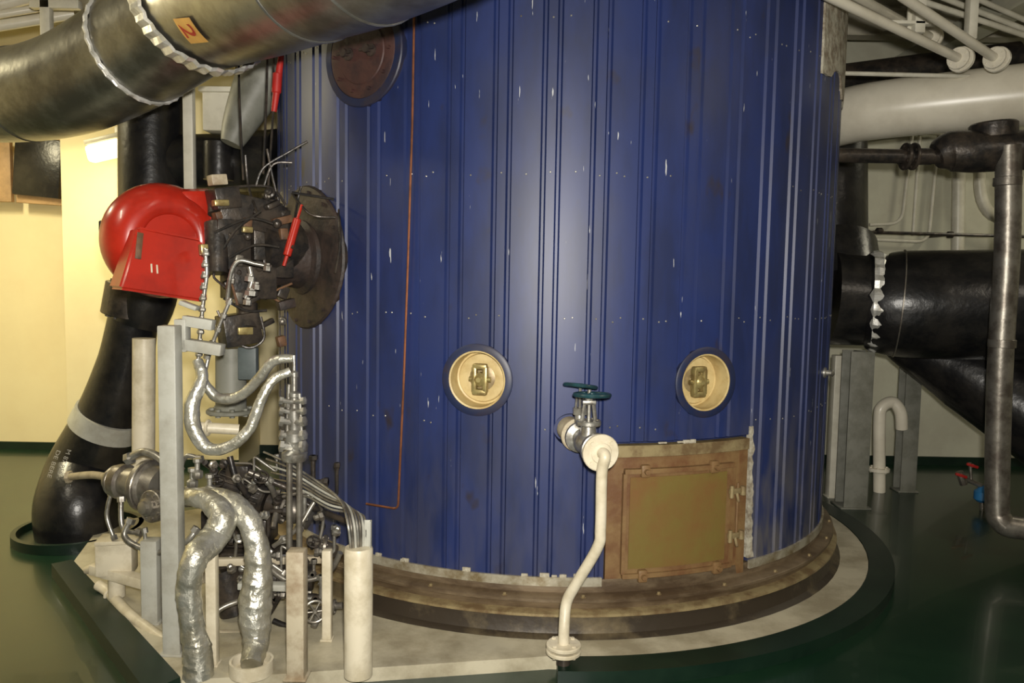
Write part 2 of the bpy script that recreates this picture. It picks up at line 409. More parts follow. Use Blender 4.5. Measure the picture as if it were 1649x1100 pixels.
for (t0,t1,z0,z1) in ((di0,di1,dz1-.012,dz1+.01),(di0,di1,dz0-.01,dz0+.012),(di0-.004,di0+.005,dz0+.012,dz1-.012),(di1-.005,di1+.004,dz0+.012,dz1-.012)):
    b=bmnew(); bent(b,t0,t1,z0,z1,R,R+.026); hsub(b,'hatch_door_rim',HBR)
for (t,z) in ((di0+.055,dz1),(di0+.055,dz0),(di1-.05,dz0-.0),(di1-.07,dz1)):
    b=bmnew(); Rt=Matrix.Rotation(t,3,'Z'); box(b,CP(t,z,R+.02),(.045,.03,.06),Rt,.008); cyl(b,CP(t,z,R+.02),CP(t,z,R+.055),.013,n=6)
    hsub(b,'hatch_clamp',HBR)
for z in (dz1-.13,dz0+.15):
    b=bmnew(); t=di1+.005; Rt=Matrix.Rotation(t,3,'Z')
    box(b,CP(t,z,R+.03),(.085,.02,.028),Rt,.006); cyl(b,CP(t-.018,z-.03,R+.035),CP(t-.018,z+.03,R+.035),.011,n=12); cyl(b,CP(t+.022,z-.022,R+.035),CP(t+.022,z+.022,R+.035),.014,n=12)
    cyl(b,CP(t+.0,z,R+.03),CP(t+.0,z-.05,R+.05),.007,n=8)
    hsub(b,'hatch_hinge',TAN)
b=bmnew(); t=di1+.012; cyl(b,CP(t,dz0+.1,R+.028),CP(t,dz1-.09,R+.028),.006,n=8); hsub(b,'hatch_hinge_rod',HBR)
# sight ports
for k,(th,z) in enumerate(ports):
    sp=empty('sight_port',CP(th,z-.17,R),'round recessed cream sight port with brass handle',None,parent=boiler)
    ax=rdir(th); o=CP(th,z,R)
    b=bmnew(); lathe(b,o-ax*.02,ax,[(.137,.0),(.137,.025),(.163,.025),(.170,.021),(.170,0)],48,closed=True)
    fin(b,'sight_port_flange',DBLUE,sp,label='dark blue outer ring')
    b=bmnew(); lathe(b,o-ax*.118,ax,[(1e-4,.012),(.060,.012),(.062,.03),(.085,.034),(.112,.03),(.118,.018),(.126,.02),(.129,.116),(.137,.118),(.137,.0),(1e-4,0)],48)
    fin(b,'sight_port_cup',CUPC,sp)
    s=Vector((math.cos(th),math.sin(th),0)); up=Vector((0,0,1)); c=o-ax*.05+s*.006*(1 if k==0 else -3); Mf=frame(ax)
    b=bmnew(); lathe(b,c-ax*.058,ax,[(.074,0),(.074,.014),(.066,.02),(.03,.022),(.03,.045),(.022,.05)],28); fin(b,'sight_port_lens_ring',TAN,sp)
    b=bmnew()
    for sx in (-1,1): box(b,c+ax*.018+s*sx*.026,(.024,.125,.038),Mf,.010)
    for sz in (-1,1): box(b,c+ax*.018+up*sz*.060,(.070,.028,.038),Mf,.012)
    lathe(b,c+ax*.0,ax,[(.03,0),(.034,.006),(.034,.03),(.02,.04),(.012,.052)],8); cyl(b,c-s*.052+ax*.018,c+s*.052+ax*.018,.012,n=12)
    fin(b,'sight_port_handle',BRASS,sp)
# manhole upper
th,z=CYL(585,86); ax=rdir(th); o=CP(th,z,R)
mh=empty('manhole',CP(th,z-.25,R),'round dark maroon manhole cover high on the cladding',None,parent=boiler)
b=bmnew(); lathe(b,o-ax*.04,ax,[(.215,0),(.215,.050),(.25,.048),(.255,.042),(.255,0)],48,closed=True); fin(b,'manhole_ring',DBLUE,mh)
b=bmnew(); lathe(b,o-ax*.03,ax,[(.213,0),(.213,.038),(.205,.042),(.15,.042),(.145,.047),(1e-4,.047)],48)
M=frame(ax)
for i in range(10):
    a=2*math.pi*i/10; c=o+M@Vector((.182*math.cos(a),.182*math.sin(a),.012)); cyl(b,c,c+ax*.016,.009,n=6)
fin(b,'manhole_cover',MAROON,mh)
s=Vector((math.cos(th),math.sin(th),0))
for sgn in (-1,1):
    b=bmnew(); c=o+s*sgn*.075+ax*.03; lathe(b,c-ax*.01,ax,[(.03,0),(.03,.01),(.014,.014),(.014,.03),(.02,.032),(.02,.045)],12); cyl(b,c+ax*.025-s*.045,c+ax*.025+s*.045,.008,n=8); cyl(b,c+ax*.02-UP_*.04,c+ax*.02+UP_*.04,.007,n=8) if False else None; fin(b,'manhole_clamp',RUSTD,mh)
b=bmnew(); lathe(b,CP(*CYL(1327,600),R-.01),rdir(CYL(1327,600)[0]),[(.03,0),(.03,.02),(.016,.024),(.016,.05),(.022,.055),(.010,.065)],16); fin(b,'cladding_stud',STEEL,boiler)
# ================= VALVE + DRAIN PIPE =================
va=P(916,690,3.68); vb=P(967,729,3.27); vx=(vb-va).normalized()
valve=empty('gate_valve',Vector((vb.x,vb.y,vb.z-.1)),'steel gate valve with dark teal handwheels on a cream flanged stub','valve')
b=bmnew(); cyl(b,va+vx*.0,va+vx*.12,.058,.052); flange(b,va+vx*.12,vx,.076,.02,6)
cyl(b,va+vx*.12,va+vx*.2,.036); fin(b,'valve_stub',CREAMD,valve)
b=bmnew(); lathe(b,va+vx*.15,vx,[(.066,0),(.070,.005),(.070,.022),(.042,.03),(.040,.05),(.055,.08),(.055,.12),(.040,.15),(.042,.20),(.066,.21),(.070,.215),(.070,.235),(.06,.24)],24)
c=va+vx*.27; U=Vector((0.0,0,1))
cyl(b,c,c+U*.085,.038,.032); flange(b,c+U*.09,U,.055,.022,6)
for sx in (-1,1): cyl(b,c+U*.09+Vector((sx*.03,0,0)),c+U*.18+Vector((sx*.018,0,0)),.009,n=8)
box(b,c+U*.18,(.06,.034,.018),None,.004)
fin(b,'valve_body',STEEL,valve)
b=bmnew(); cyl(b,c+U*.09,c+U*.235,.0085,n=10); cyl(b,c+U*.18,c+U*.205,.017,n=8); fin(b,'valve_stem',STEEL,valve)
b=bmnew(); wheel(b,c+U*.212+Vector((.012,0,0)),(0,.06,1),.075); fin(b,'valve_handwheel',TEAL,valve)
c2=va+vx*.15
b=bmnew(); cyl(b,c2,c2+U*.10,.028,.022); cyl(b,c2+U*.1,c2+U*.225,.007,n=8); cyl(b,c2+U*.1,c2+U*.13,.034,n=6)
for sx in (-1,1): cyl(b,c2+U*.1+Vector((sx*.02,0,0)),c2+U*.18+Vector((sx*.014,0,0)),.006,n=8)
fin(b,'valve_bonnet',STEEL,valve)
b=bmnew(); wheel(b,c2+U*.228,(.10,.16,1),.070); fin(b,'valve_handwheel',TEAL,valve)
fb=G(907,1070,PH)
drain=empty('drain_pipe',fb,'cream-painted bent drain pipe with bolted flanges on the plinth','pipe')
b=bmnew(); flange(b,vb+vx*.0,vx,.079,.022,4,.009); lathe(b,vb+vx*.01,vx,[(.046,0),(.042,.006),(1e-4,.007)],24); fin(b,'drain_flange',CREAM,drain)
b=bmnew(); e=vb+vx*.0
pp=[e,vb+vx*.055,P(969,765,3.23),P(967,850,3.25),P(962,882,3.26),P(925,945,3.31),P(912,972,3.32)]
last=Vector((fb.x+.0,fb.y,pp[-1].z-.1)); pp+= [last,Vector((fb.x,fb.y,.12))]
tube(b,pp,.0235,18,k=8); fin(b,'drain_pipe_run',CREAM,drain)
b=bmnew(); flange(b,Vector((fb.x,fb.y,.145)),(0,0,1),.075,.018,4,.009); flange(b,Vector((fb.x,fb.y,.119)),(0,0,1),.075,.018,4,.009); fin(b,'drain_flange',CREAM,drain)
b=bmnew(); cyl(b,(fb.x,fb.y,PH),(fb.x,fb.y,.115),.03,n=20); fin(b,'drain_stub',DARK,drain)
# ================= COPPER LINE =================
b=bmnew(); tp=[]
for (u,v) in ((668,-40),(664,200),(657,420),(650,620),(641,820)):
    t,z=CYL(u,v,R+.02); tp.append(CP(t,z,R+.02))
pL=CP(CYL(592,826,R+.02)[0],tp[-1].z,R+.03)
tube(b,[*tp,pL],.0055,8,fil=.03)
fin(b,'copper_line',COPPER,label='thin copper line running down the blue cladding',cat='pipe')
# ================= BURNER =================
th,zc=CYL(492,415); ax=rdir(th); tg=Vector((math.cos(th),math.sin(th),0)); UP=Vector((0,0,1)); O=CP(th,zc,R)
BF=Matrix((ax,tg,UP)).transposed()
def L(a,t,z): return O+ax*a+tg*t+UP*z
burner=empty('burner',L(.4,0,-.5),'red enamelled oil burner with black valve gear on the boiler side','burner')
b=bmnew(); bentdisc(b,th,zc,[(.01,.02),(.25,.022),(.34,.020),(.372,.016),(.380,.006),(.380,-.02)])
for i in range(14):
    a=2*math.pi*i/14; tt=th+.345*math.cos(a)/R; zz=zc+.345*math.sin(a); cyl(b,CP(tt,zz,R+.015),CP(tt,zz,R+.032),.010,n=6)
fin(b,'mounting_plate',RUSTD,burner,label='round dark oily mounting plate')
b=bmnew(); lathe(b,O,ax,[(.20,.0),(.195,.03),(.165,.045),(.155,.12),(.155,.24)],40); fin(b,'burner_throat',RUSTD,burner)
bc=P(262,388,3.85); 
b=bmnew(); rr=.275; prof=[(1e-4,0)]
for i in range(13):
    a=-math.pi/2+math.pi*i/12; prof.append((rr-.115+.115*math.cos(a),.135+.135*math.sin(a)))
prof+=[(.13,.268),(.12,.255),(1e-4,.255)]
lathe(b,bc-tg*.14,tg,prof,56)
fin(b,'blower_housing',RED,burner,smooth=50)
b=bmnew(); box(b,bc-ax*.15+tg*.0+UP*.085,(.22,.22,.34),BF@Matrix.Rotation(rad(6),3,'Y'),.05); fin(b,'blower_outlet',RED,burner)
pb=P(263,426,3.67); TI=BF@Matrix.Rotation(rad(-9),3,'Y')
b=bmnew(); t_=bmesh.new(); bmesh.ops.create_cube(t_,size=1); bmesh.ops.scale(t_,vec=(.385,.20,.29),verts=t_.verts)
for v in t_.verts:
    if v.co.z>0:
        v.co.x*=.74
        if v.co.y>0: v.co.y-=.05
bmesh.ops.bevel(t_,geom=t_.edges[:],offset=.014,segments=3,affect='EDGES'); merge(b,t_,Matrix.Translation(pb)@TI.to_4x4())
fin(b,'air_intake_box',RED,burner)
for dx in (0.0,.024):
    b=bmnew(); box(b,pb+TI@Vector((.07-dx,.083,-.03)),(.007,.005,.04),TI@Matrix.Rotation(rad(10),3,'X')@Matrix.Rotation(.15,3,'Y'),.001); fin(b,'painted_mark',CREAM,burner,label='small white painted stroke')
b=bmnew(); box(b,pb+TI@Vector((.13,.066,.06)),(.026,.006,.12),TI@Matrix.Rotation(rad(10),3,'X'),.002); fin(b,'nameplate',RUST,burner)
b=bmnew(); tube(b,[P(172,360,3.9),P(164,385,3.85),P(176,420,3.8),P(198,460,3.78),P(218,455,3.75)],.008,8); fin(b,'blower_cable',DARK,burner)
b=bmnew(); box(b,P(167,372,3.9),(.03,.05,.1),None,.01); fin(b,'cable_box',DARK,burner)
b=bmnew()
def lb(u,v,d,s,rot=0,bv=.006): box(b,P(u,v,d),s,BF@Matrix.Rotation(rad(rot),3,'Y'),bv)
lb(392,345,3.98,(.30,.22,.16),-8); lb(365,395,3.92,(.16,.22,.24)); lb(425,385,4.05,(.18,.2,.22)); lb(400,455,3.95,(.22,.18,.16)); lb(360,320,3.85,(.12,.14,.1),10); lb(440,425,4.05,(.16,.14,.14)); lb(385,530,3.85,(.18,.12,.15),8); lb(435,350,4.1,(.14,.16,.1),-12)
cyl(b,P(405,400,4.0),P(462,400,4.2),.15,.16,24); cyl(b,P(350,360,3.85),P(350,440,3.8),.06,.05); cyl(b,P(425,318,4.0),P(455,345,4.05),.035)
cyl(b,P(398,490,3.9),P(398,530,3.85),.05); cyl(b,P(345,310,3.9),P(345,345,3.85),.03)
fin(b,'valve_block',DARK,burner,label='black cast valve gear block')
rnd=random.Random(3)
for i in range(34):     # bolted covers, cams and brackets on the valve gear
    u=rnd.uniform(340,462); v=rnd.uniform(305,500) if rnd.random()<.8 else rnd.uniform(500,555); d=3.80+(u-340)*.0016+rnd.uniform(-.03,.02)
    b=bmnew(); k=rnd.random(); RR=BF@Matrix.Rotation(rnd.uniform(-.5,.5),3,'Y')
    if k<.45:
        box(b,P(u,v,d),(rnd.uniform(.03,.10),rnd.uniform(.03,.06),rnd.uniform(.02,.07)),RR,.006)
    elif k<.75:
        r_=rnd.uniform(.014,.034); lathe(b,P(u,v,d),-ray(u,v)+Vector((rnd.uniform(-.5,.3),0,rnd.uniform(-.4,.6))),[(r_,0),(r_,.02),(r_*.7,.026),(r_*.7,.04),(r_*.35,.045)],12)
    else:
        q=P(u,v,d); tube(b,[q,q+Vector((rnd.uniform(-.05,.05),-.03,.04)),q+Vector((rnd.uniform(-.10,.10),-.03,rnd.uniform(-.08,.10)))],.006,8)
    fin(b,'valve_gear_piece',rnd.choice((DARK,DARK,RUSTD,PIPEM,RUST)),burner)
for args in ((395,533,3.78,(.07,.02,.035),0,.003),(350,290,3.8,(.075,.07,.05),8),(355,327,3.78,(.07,.05,.03),5),(328,402,3.62,(.035,.04,.05),5),(398,370,3.85,(.05,.03,.03),0)):
    b=bmnew(); lb(*args); fin(b,'tarnished_block',BRASS if args[0]!=350 else CREAMD,burner)
rods=[[(345,305),(430,300),(460,330)],[(345,375),(400,352),(440,360)],[(395,250),(400,300),(415,345)],[(430,240),(440,290),(450,330)],[(470,310),(520,318),(578,328)],[(470,312),(500,345),(540,350)],[(412,300),(425,270),(465,245),(495,228)],[(360,480),(395,500),(430,500)],[(350,500),(370,540),(400,560),(425,545),(420,510)],[(355,410),(380,370),(420,340)],[(370,415),(410,395),(450,398)],[(425,300),(440,265),(470,262)],[(485,300),(478,330),(470,400)],[(545,330),(548,390),(540,440)]]
for r_ in rods:
    b=bmnew(); tube(b,[P(u,v,3.95+ (u-400)*.0009-(.12 if v>330 else 0)) for u,v in r_],.0065,8)
    fin(b,'linkage_rod',DARK,burner)
b=bmnew(); cyl(b,P(479,352,3.93),P(462,412,3.9),.020,n=14,bev=.004); cyl(b,P(486,330,3.95),P(479,352,3.93),.007,n=8); cyl(b,P(462,412,3.9),P(457,428,3.9),.009,n=8); fin(b,'gas_strut',RED,burner)
b=bmnew(); tube(b,[P(366,485,3.7),P(372,440,3.68),P(385,420,3.68),P(412,425,3.7),P(437,430,3.72)],.010,12)
tube(b,[P(395,480,3.7),P(405,455,3.7),P(402,430,3.7)],.013,12)
for (u,v,r_) in ((372,450,.018),(402,447,.024),(404,470,.028),(412,460,.02),(430,430,.018),(398,485,.02)): lathe(b,P(u,v+6,3.7),(0.1,0,1),[(r_,0),(r_,.022),(r_*.7,.026),(r_*.7,.035)],6)
fin(b,'fuel_pipe',STEEL,burner)
b=bmnew(); chain=[(330,400),(333,440),(328,480),(322,540),(318,600)]
tube(b,[P(u,v,3.55) for u,v in chain],.009,10)
for i in range(11):
    v=405+i*18; u=332-(v-400)*.07
    lathe(b,P(u,v+7,3.55),(0.05,0,1),[(.013,0),(.016,.004),(.016,.014),(.011,.02),(.011,.03)],6)
fin(b,'fuel_fitting',STEEL,burner,label='chain of threaded steel fittings')
b=bmnew(); tube(b,[P(372,480,3.6),P(355,520,3.6),P(340,560,3.6),P(330,600,3.58)],.009,10)
for k in range(5): lathe(b,P(368-k*9,490+k*22,3.59),(.3,0,1),[(.015,0),(.015,.02)],6)
fin(b,'fuel_fitting',STEEL,burner)
b=bmnew(); p1=P(453,88,4.1); p2=P(441,180,4.1); tube(b,[p1,p1.lerp(p2,.5),p2],[.014,.02,.014],12); cyl(b,P(447,118,4.1),P(445,150,4.1),.024,n=14,bev=.004); cyl(b,P(456,40,4.12),p1,.004,n=6)
fin(b,'pull_handle',REDF,label='red pull handle hanging on a wire by the boiler',cat='handle')
for i,(a,c_) in enumerate((((385,140),(392,290)),((430,120),(424,280)),((440,170),(432,300)))):
    b=bmnew(); tube(b,[P(a[0],a[1]-130,4.15),P(*a,4.1),P(*c_,4.0)],.006,8); fin(b,'control_cable',DARK,label='dark control cable hanging down to the burner',cat='cable',group='control cables above the burner')
# ================= SILVER DUCT (upper left) =================
duct=empty('exhaust_duct',P(100,200,3.8),'large galvanised metal duct with foil-wrapped joint sweeping overhead','duct')
J=P(318,14,3.68)
pa=[P(-260,165,4.6),P(-60,158,4.4),P(40,152,4.25),P(115,135,4.12),P(185,102,4.0),P(250,62,3.86),J]
b=bmnew(); tube(b,pa,[.235,.235,.24,.25,.26,.268,.268],48,k=8); fin(b,'duct_section',SILV,duct)
pbp=[J,P(362,-6,3.45),P(425,-30,3.2),P(500,-62,2.97),P(590,-100,2.72),P(720,-170,2.45),P(860,-260,2.3)]
b=bmnew(); tube(b,pbp,[.272,.275,.275,.275,.275,.275,.275],48,k=8); fin(b,'duct_section',SILV,duct)
def ringwrap(name,c,axis,r,w,m,seg=40,shear=0,jag=0,amp=.009,parent=None):
    b=bmnew(); axn=axis.normalized(); M=frame(axn); rings=[]
    js=[random.uniform(-1,1)*jag for _ in range(seg*2)]; je=[random.uniform(-1,1)*jag for _ in range(seg*2)]
    for h in (0,.12,.3,.5,.7,.88,1):
        ring=[]
        for i in range(seg*2):
            a=math.pi*i/seg; q=r+(amp if i%2 else 0.0)*(1-abs(h-.5)*1.2)+random.uniform(-.003,.003)-(.01 if h in(0,1) else 0)
            dd_=M@Vector((math.cos(a),math.sin(a),0)); hh=(h-.5)*w+(js[i] if h==0 else je[i] if h==1 else 0)-shear*dd_.z*r
            ring.append(b.verts.new(c+dd_*q+axn*hh))
        rings.append(ring)
    n=seg*2
    for A_,B_ in zip(rings,rings[1:]):
        for i in range(n): b.faces.new((A_[i],A_[(i+1)%n],B_[(i+1)%n],B_[i]))
    return fin(b,name,m,parent or duct,smooth=10)
dax=(pbp[1]-pbp[0]).normalized()
ringwrap('foil_joint',J+dax*.035,dax,.294,.135,FOILB,36,.50,.010,.016)
ringwrap('foil_band',pa[4].lerp(pa[5],.6),pa[5]-pa[4],.272,.022,FOILB,30,0,.004)
for (p,q,r_) in ((pa[2],pa[3],.243),(pbp[3],pbp[4],.279),(pbp[4],pbp[5],.279)):
    b=bmnew(); d=(q-p).normalized(); lathe(b,p-d*.008,d,[(r_-.02,0),(r_-.002,.002),(r_+.002,.008),(r_-.002,.014),(r_-.02,.016)],48); fin(b,'duct_seam',SILV,duct)
b=bmnew(); lathe(b,pbp[-1]-Vector((0,0,.0)),(0,0,1),[(.275,-.1),(.275,ZC-pbp[-1].z-.01)],32); fin(b,'duct_riser',SILV,duct)
def raycyl(u,v,o,d,r):
    w=ray(u,v).normalized(); m=CAM-o; wp=w-d*w.dot(d); mp=m-d*m.dot(d)
    a=wp.dot(wp); bb=2*wp.dot(mp); c=mp.dot(mp)-r*r; D=bb*bb-4*a*c
    return CAM+w*((-bb-math.sqrt(max(D,0)))/(2*a))
RD=.2765
hit=raycyl(306,50,J,dax,RD); xo=max((hit-J).dot(dax),.185); cc=J+dax*xo; nrm=hit-J; nrm=(nrm-dax*nrm.dot(dax)).normalized(); sd=dax.cross(nrm).normalized()
tilt=.12
def stick(x,y,dr=.0):
    x,y=x*math.cos(tilt)-y*math.sin(tilt),x*math.sin(tilt)+y*math.cos(tilt)
    a=y/RD; return cc+dax*x+nrm*((RD+dr)*math.cos(a))+sd*((RD+dr)*math.sin(a))
b=bmnew(); g=[[b.verts.new(stick(-.075+.15*i/4,-.055+.11*j/8,.003)) for j in range(9)] for i in range(5)]
for i in range(4):
    for j in range(8): b.faces.new((g[i][j],g[i+1][j],g[i+1][j+1],g[i][j+1]))
fin(b,'number_sticker',YEL,duct,label='yellow sticker with a red 2')
b=bmnew(); textmesh(b,'2',.13,lambda x,y: stick((y-.046)*1.15,(x-.036)*1.0,.006),.01); fin(b,'number_sticker_digit',REDF,duct)
# ================= BLACK VERTICAL DUCT + ELBOW =================
bd=empty('black_flue',G(128,862,0),'black wrapped flue pipe curving down to the floor','flue')
b=bmnew(); tube(b,[P(243,60,5.1),P(243,250,5.1),P(240,450,5.05),P(222,520,5.05)],[.19,.19,.185,.16],32); fin(b,'flue_pipe',BLACK,bd)
b=bmnew(); bs=G(128,862,0)
tube(b,[P(216,500,5.05),P(203,580,5.1),P(176,672,5.15),P(140,752,5.2),Vector((bs.x-.01,bs.y,.2)),Vector((bs.x,bs.y,.005))],[.14,.165,.205,.24,.25,.25],40); fin(b,'flue_elbow',BLACK,bd)
b=bmnew(); flange(b,P(216,485,5.05),(.2,0,1),.18,.20,12); fin(b,'flue_flange',DARK,bd)
dA=P(180,660,5.14); dB=P(155,722,5.18); dd=(dA-dB).normalized()
b=bmnew(); lathe(b,P(174,678,5.15)-dd*.06,dd,[(.2,0),(.228,.002),(.216,.12),(.195,.122)],36); fin(b,'flue_band',LGREY,bd)
axd=(Vector((bs.x,bs.y,.02))-P(172,700,5.15)).normalized(); side=Vector((0,-1,0)).cross(axd).normalized(); fr=axd.cross(side).normalized()
if fr.y>0: fr=-fr
if side.x>0: side=-side
st=P(160,705,5.15)
def chm(col,x0=0):
    def f(x,y):
        s=col+y; rr=.262; a=s/rr
        return st+axd*(x+x0)-side*(rr*math.sin(a))+fr*(rr*math.cos(a))+side*(.03*math.sin(min(1,(x+x0)/.5)*math.pi))
    return f
for s_,z_,c_,x0_ in (('DE BERE',.048,-.11,.10),('M 87 BES',.042,-.04,.08),('BE 4 N',.036,.03,.26)):
    b=bmnew(); textmesh(b,s_,z_,chm(c_,x0_),0); fin(b,'flue_lettering',CHALK,bd,label='faded white hand lettering')
b=bmnew(); lathe(b,(bs.x,bs.y,0),(0,0,1),[(.38,0),(.38,.06),(.35,.06),(.35,.015),(1e-4,.015)],48); fin(b,'flue_kerb',GREEN,bd,label='round green kerb around the flue foot')
b=bmnew(); tube(b,[P(262,262,5.15),P(350,262,5.15),P(450,260,5.1)],[.17,.18,.2],28); tube(b,[P(352,230,4.95),P(352,290,4.95)],.09,20)
fin(b,'branch_duct',BLACK,label='black branch duct joining flue and boiler',cat='duct')
b=bmnew(); tube(b,[P(372,232,4.7),P(400,170,4.75),P(452,80,4.8)],[.06,.12,.2],28); fin(b,'duct_reducer',GREY,label='grey conical duct reducer beside the boiler',cat='duct')
b=bmnew(); box(b,P(365,180,4.9),(.22,.2,.26),None,.01); box(b,P(365,150,4.88),(.26,.22,.03),None,.004); fin(b,'junction_box',WHITE,label='white painted box under the overhead duct',cat='box')
b=bmnew(); box(b,P(304,140,4.6),(.055,.05,1.15),None,.004); fin(b,'hanger_bar',WHITE,label='white vertical hanger bar beside black flue',cat='bar')
# lamp
lamp=empty('wall_lamp',P(168,262,6.5),'lit fluorescent lamp fixture on the yellow wall','lamp')
lc=P(170,243,6.6)
RL=Matrix.Rotation(rad(-14),3,'Y')
b=bmnew(); box(b,lc+Vector((0.02,.03,.10)),(.36,.16,.04),RL,.01); box(b,lc+Vector((.1,.1,.14)),(.05,.2,.12),None,.005); fin(b,'lamp_housing',WHITE,lamp)
b=bmnew(); box(b,lc,(.29,.11,.14),RL,.03); fin(b,'lamp_diffuser',DIFF,lamp)
wb=empty('wall_panel',P(65,325,7.2),'black panel on tan backing board high on the yellow wall','panel')
b=bmnew(); box(b,P(74,276,7.35),(.50,.05,.60),Matrix.Rotation(rad(3),3,'Y'),.005); fin(b,'backing_board',TANB,wb)
b=bmnew(); box(b,P(62,270,7.28),(.42,.06,.52),Matrix.Rotation(rad(5),3,'Y'),.01); fin(b,'black_panel',BLACK,wb)
b=bmnew(); box(b,P(0,275,7.35),(.22,.05,.56),None,.005); fin(b,'wall_board',TANB,label='tan board fixed on the yellow wall',cat='board')
# ================= BURNER SKID =================
def post(name,u0,v0,u1,v1,d,w,m,label,dep=None,hbeam=False,base=None):
    if base is not None: d=G((u0+u1)/2,v1,base).y
    w=(u1-u0)/F*d*.97
    t=P((u0+u1)/2,v0,d); bt=P((u0+u1)/2,v1,d); zb=bt.z if base is None else base
    b=bmnew(); z=(t.z+zb)/2; h=t.z-zb; dep=dep or w
    if hbeam:
        box(b,(t.x,t.y-dep/2,z),(w,.012,h),None,.002); box(b,(t.x,t.y+dep/2,z),(w,.012,h),None,.002); box(b,(t.x,t.y,z),(.012,dep,h),None,.001)
        box(b,(t.x,t.y,zb+.006),(w*1.3,dep*1.3,.012),None,.002)
    else:
        box(b,(t.x,t.y,z),(w,dep,h),None,.006); box(b,(t.x,t.y,zb+.005),(w*1.3,dep*1.3,.01),None,.002)
    return fin(b,name,m,label=label,cat='post')
post('support_post',258,524,288,1050,3.5,.078,LGREY,'tall light grey square post in front of the burner skid',base=PH)
post('support_post',463,885,493,1090,3.29,.072,CREAMD,'short cream square post on the plinth edge',base=PH)
post('support_post',332,890,350,1070,3.48,.048,CREAM,'narrow cream post between foil-wrapped pipes',base=PH)
post('support_post',230,868,258,1000,3.8,.08,LGREY,'grey square post beside the pump',base=PH)
post('support_post',519,885,535,1030,3.62,.045,CREAM,'narrow cream post behind the round bollard',base=PH)
b=bmnew(); box(b,P(322,558,3.42),(.2,.06,.05),Matrix.Rotation(rad(8),3,'Y'),.004); box(b,P(320,520,3.42),(.13,.05,.045),Matrix.Rotation(rad(8),3,'Y'),.004); box(b,P(294,540,3.42),(.05,.06,.14),None,.004); box(b,P(305,492,3.5),(.08,.05,.02),Matrix.Rotation(rad(20),3,'Y'),.004)
fin(b,'support_bracket',LGREY,label='light grey angled bracket under the burner fuel lines',cat='bracket')
bl=G(577,1087,PH); zb_=P(577,884,bl.y).z
b=bmnew(); lathe(b,(bl.x,bl.y,PH),(0,0,1),[(.058,0),(.058,zb_-PH),(.054,zb_-PH+.008),(.048,zb_-PH+.008)],32)
fin(b,'pipe_bollard',CREAM,label='cream round floor sleeve with tubes entering its top',cat='pipe sleeve')
q=P(592,860,bl.y); b=bmnew(); box(b,(q.x,q.y+.01,zb_+.008+.055),(.03,.006,.11),None,.001); box(b,(q.x+.012,q.y+.0,zb_+.008+.055),(.005,.03,.11),None,.001); fin(b,'tube_bracket',LGREY,label='small grey angle bracket standing on the cream sleeve',cat='bracket')
cols=[STEEL,PIPEM,LGREY,STEEL,PIPEM,LGREY,STEEL]
for i in range(7):
    o_=i*4.2; k=(i-3)
    b=bmnew(); tube(b,[P(425+i*4,728+i*11,3.66+.012*i),P(462+i*5,745+i*9,3.57),P(515+i*3,778+i*7,3.45-.01*k),P(548+o_*1.2,806+i*3.5,3.32+.008*k),P(560+o_*1.15,842,bl.y+.008*k),P(565+o_*.95,884,bl.y+.006*k)],.0052,8)
    fin(b,'small_bore_tube',cols[i],label='thin bent steel tube running into the cream sleeve',cat='tube',group='small tubes into the sleeve')
b=bmnew(); tube(b,[P(232,545,4.1),P(231,740,4.1)],.056,24); cyl(b,P(231,735,4.1),P(231,752,4.1),.07,n=24); fin(b,'cream_pipe',CREAM,label='cream vertical pipe behind the grey post',cat='pipe')
b=bmnew(); tube(b,[P(372,560,4.0),P(372,660,4.0)],.075,24); flange(b,P(372,662,4.0),(0,0,1),.12,.02,8); flange(b,P(372,632,4.0),(0,0,1),.085,.015,8); fin(b,'oil_filter',GREY,label='light grey cylindrical filter with bolted flange',cat='filter')
b=bmnew(); tube(b,[P(320,688,3.75),P(385,692,3.8)],.026,16); flange(b,P(335,689,3.76),(1,0,0),.04,.012,4); fin(b,'cream_pipe',CREAM,label='short cream horizontal pipe behind foil hose',cat='pipe')
b=bmnew(); box(b,P(400,585,3.9),(.09,.05,.16),None,.006); fin(b,'terminal_box',mat('blue_grey_box',(.10,.12,.12),.5),label='blue-grey terminal box under the burner',cat='box')
def foil(pts,r,label,n=30,cr=.09,cs=28):
    b=bmnew(); tube(b,pts,r,n,crink=cr,cs=cs,k=18); return fin(b,'foil_wrapped_hose',FOIL,label=label,cat='hose',smooth=28)
foil([P(318,580,3.45),P(325,610,3.43),P(310,650,3.4),P(312,690,3.38),P(335,722,3.37),P(372,718,3.36),P(402,690,3.37),P(420,645,3.38),P(440,612,3.4),P(468,598,3.42)],[.022,.026,.032,.032,.027,.024,.024,.022,.021,.019],'looping foil-wrapped hose under the burner')
foil([P(325,612,3.5),P(350,640,3.5),P(385,638,3.48),P(415,612,3.46),P(440,582,3.44),P(472,577,3.44)],[.022,.023,.023,.023,.021,.018],'foil-wrapped hose curving up to the valve stack')
q1=G(320,1090,PH); pf=G(405,1083,PH); dq=q1.y
foil([P(300,800,3.45),P(335,806,3.36),P(358,832,3.3),P(345,866,3.26),P(314,900,dq),P(304,950,dq),P(310,1010,dq),P(318,1050,dq),Vector((q1.x,q1.y,PH+.005))],[.035,.045,.056,.058,.052,.050,.047,.057,.060],'thick foil-wrapped pipe bending down to the plinth',44,.10,17)
foil([P(318,798,3.48),P(365,806,3.40),P(397,835,3.36),P(414,880,3.34),P(416,930,3.32),P(411,975,3.3),P(412,1030,3.27),Vector((pf.x,pf.y,PH+.03))],[.035,.045,.050,.048,.060,.070,.056,.043],'thick foil-wrapped pipe ending in a floor socket',44,.10,17)
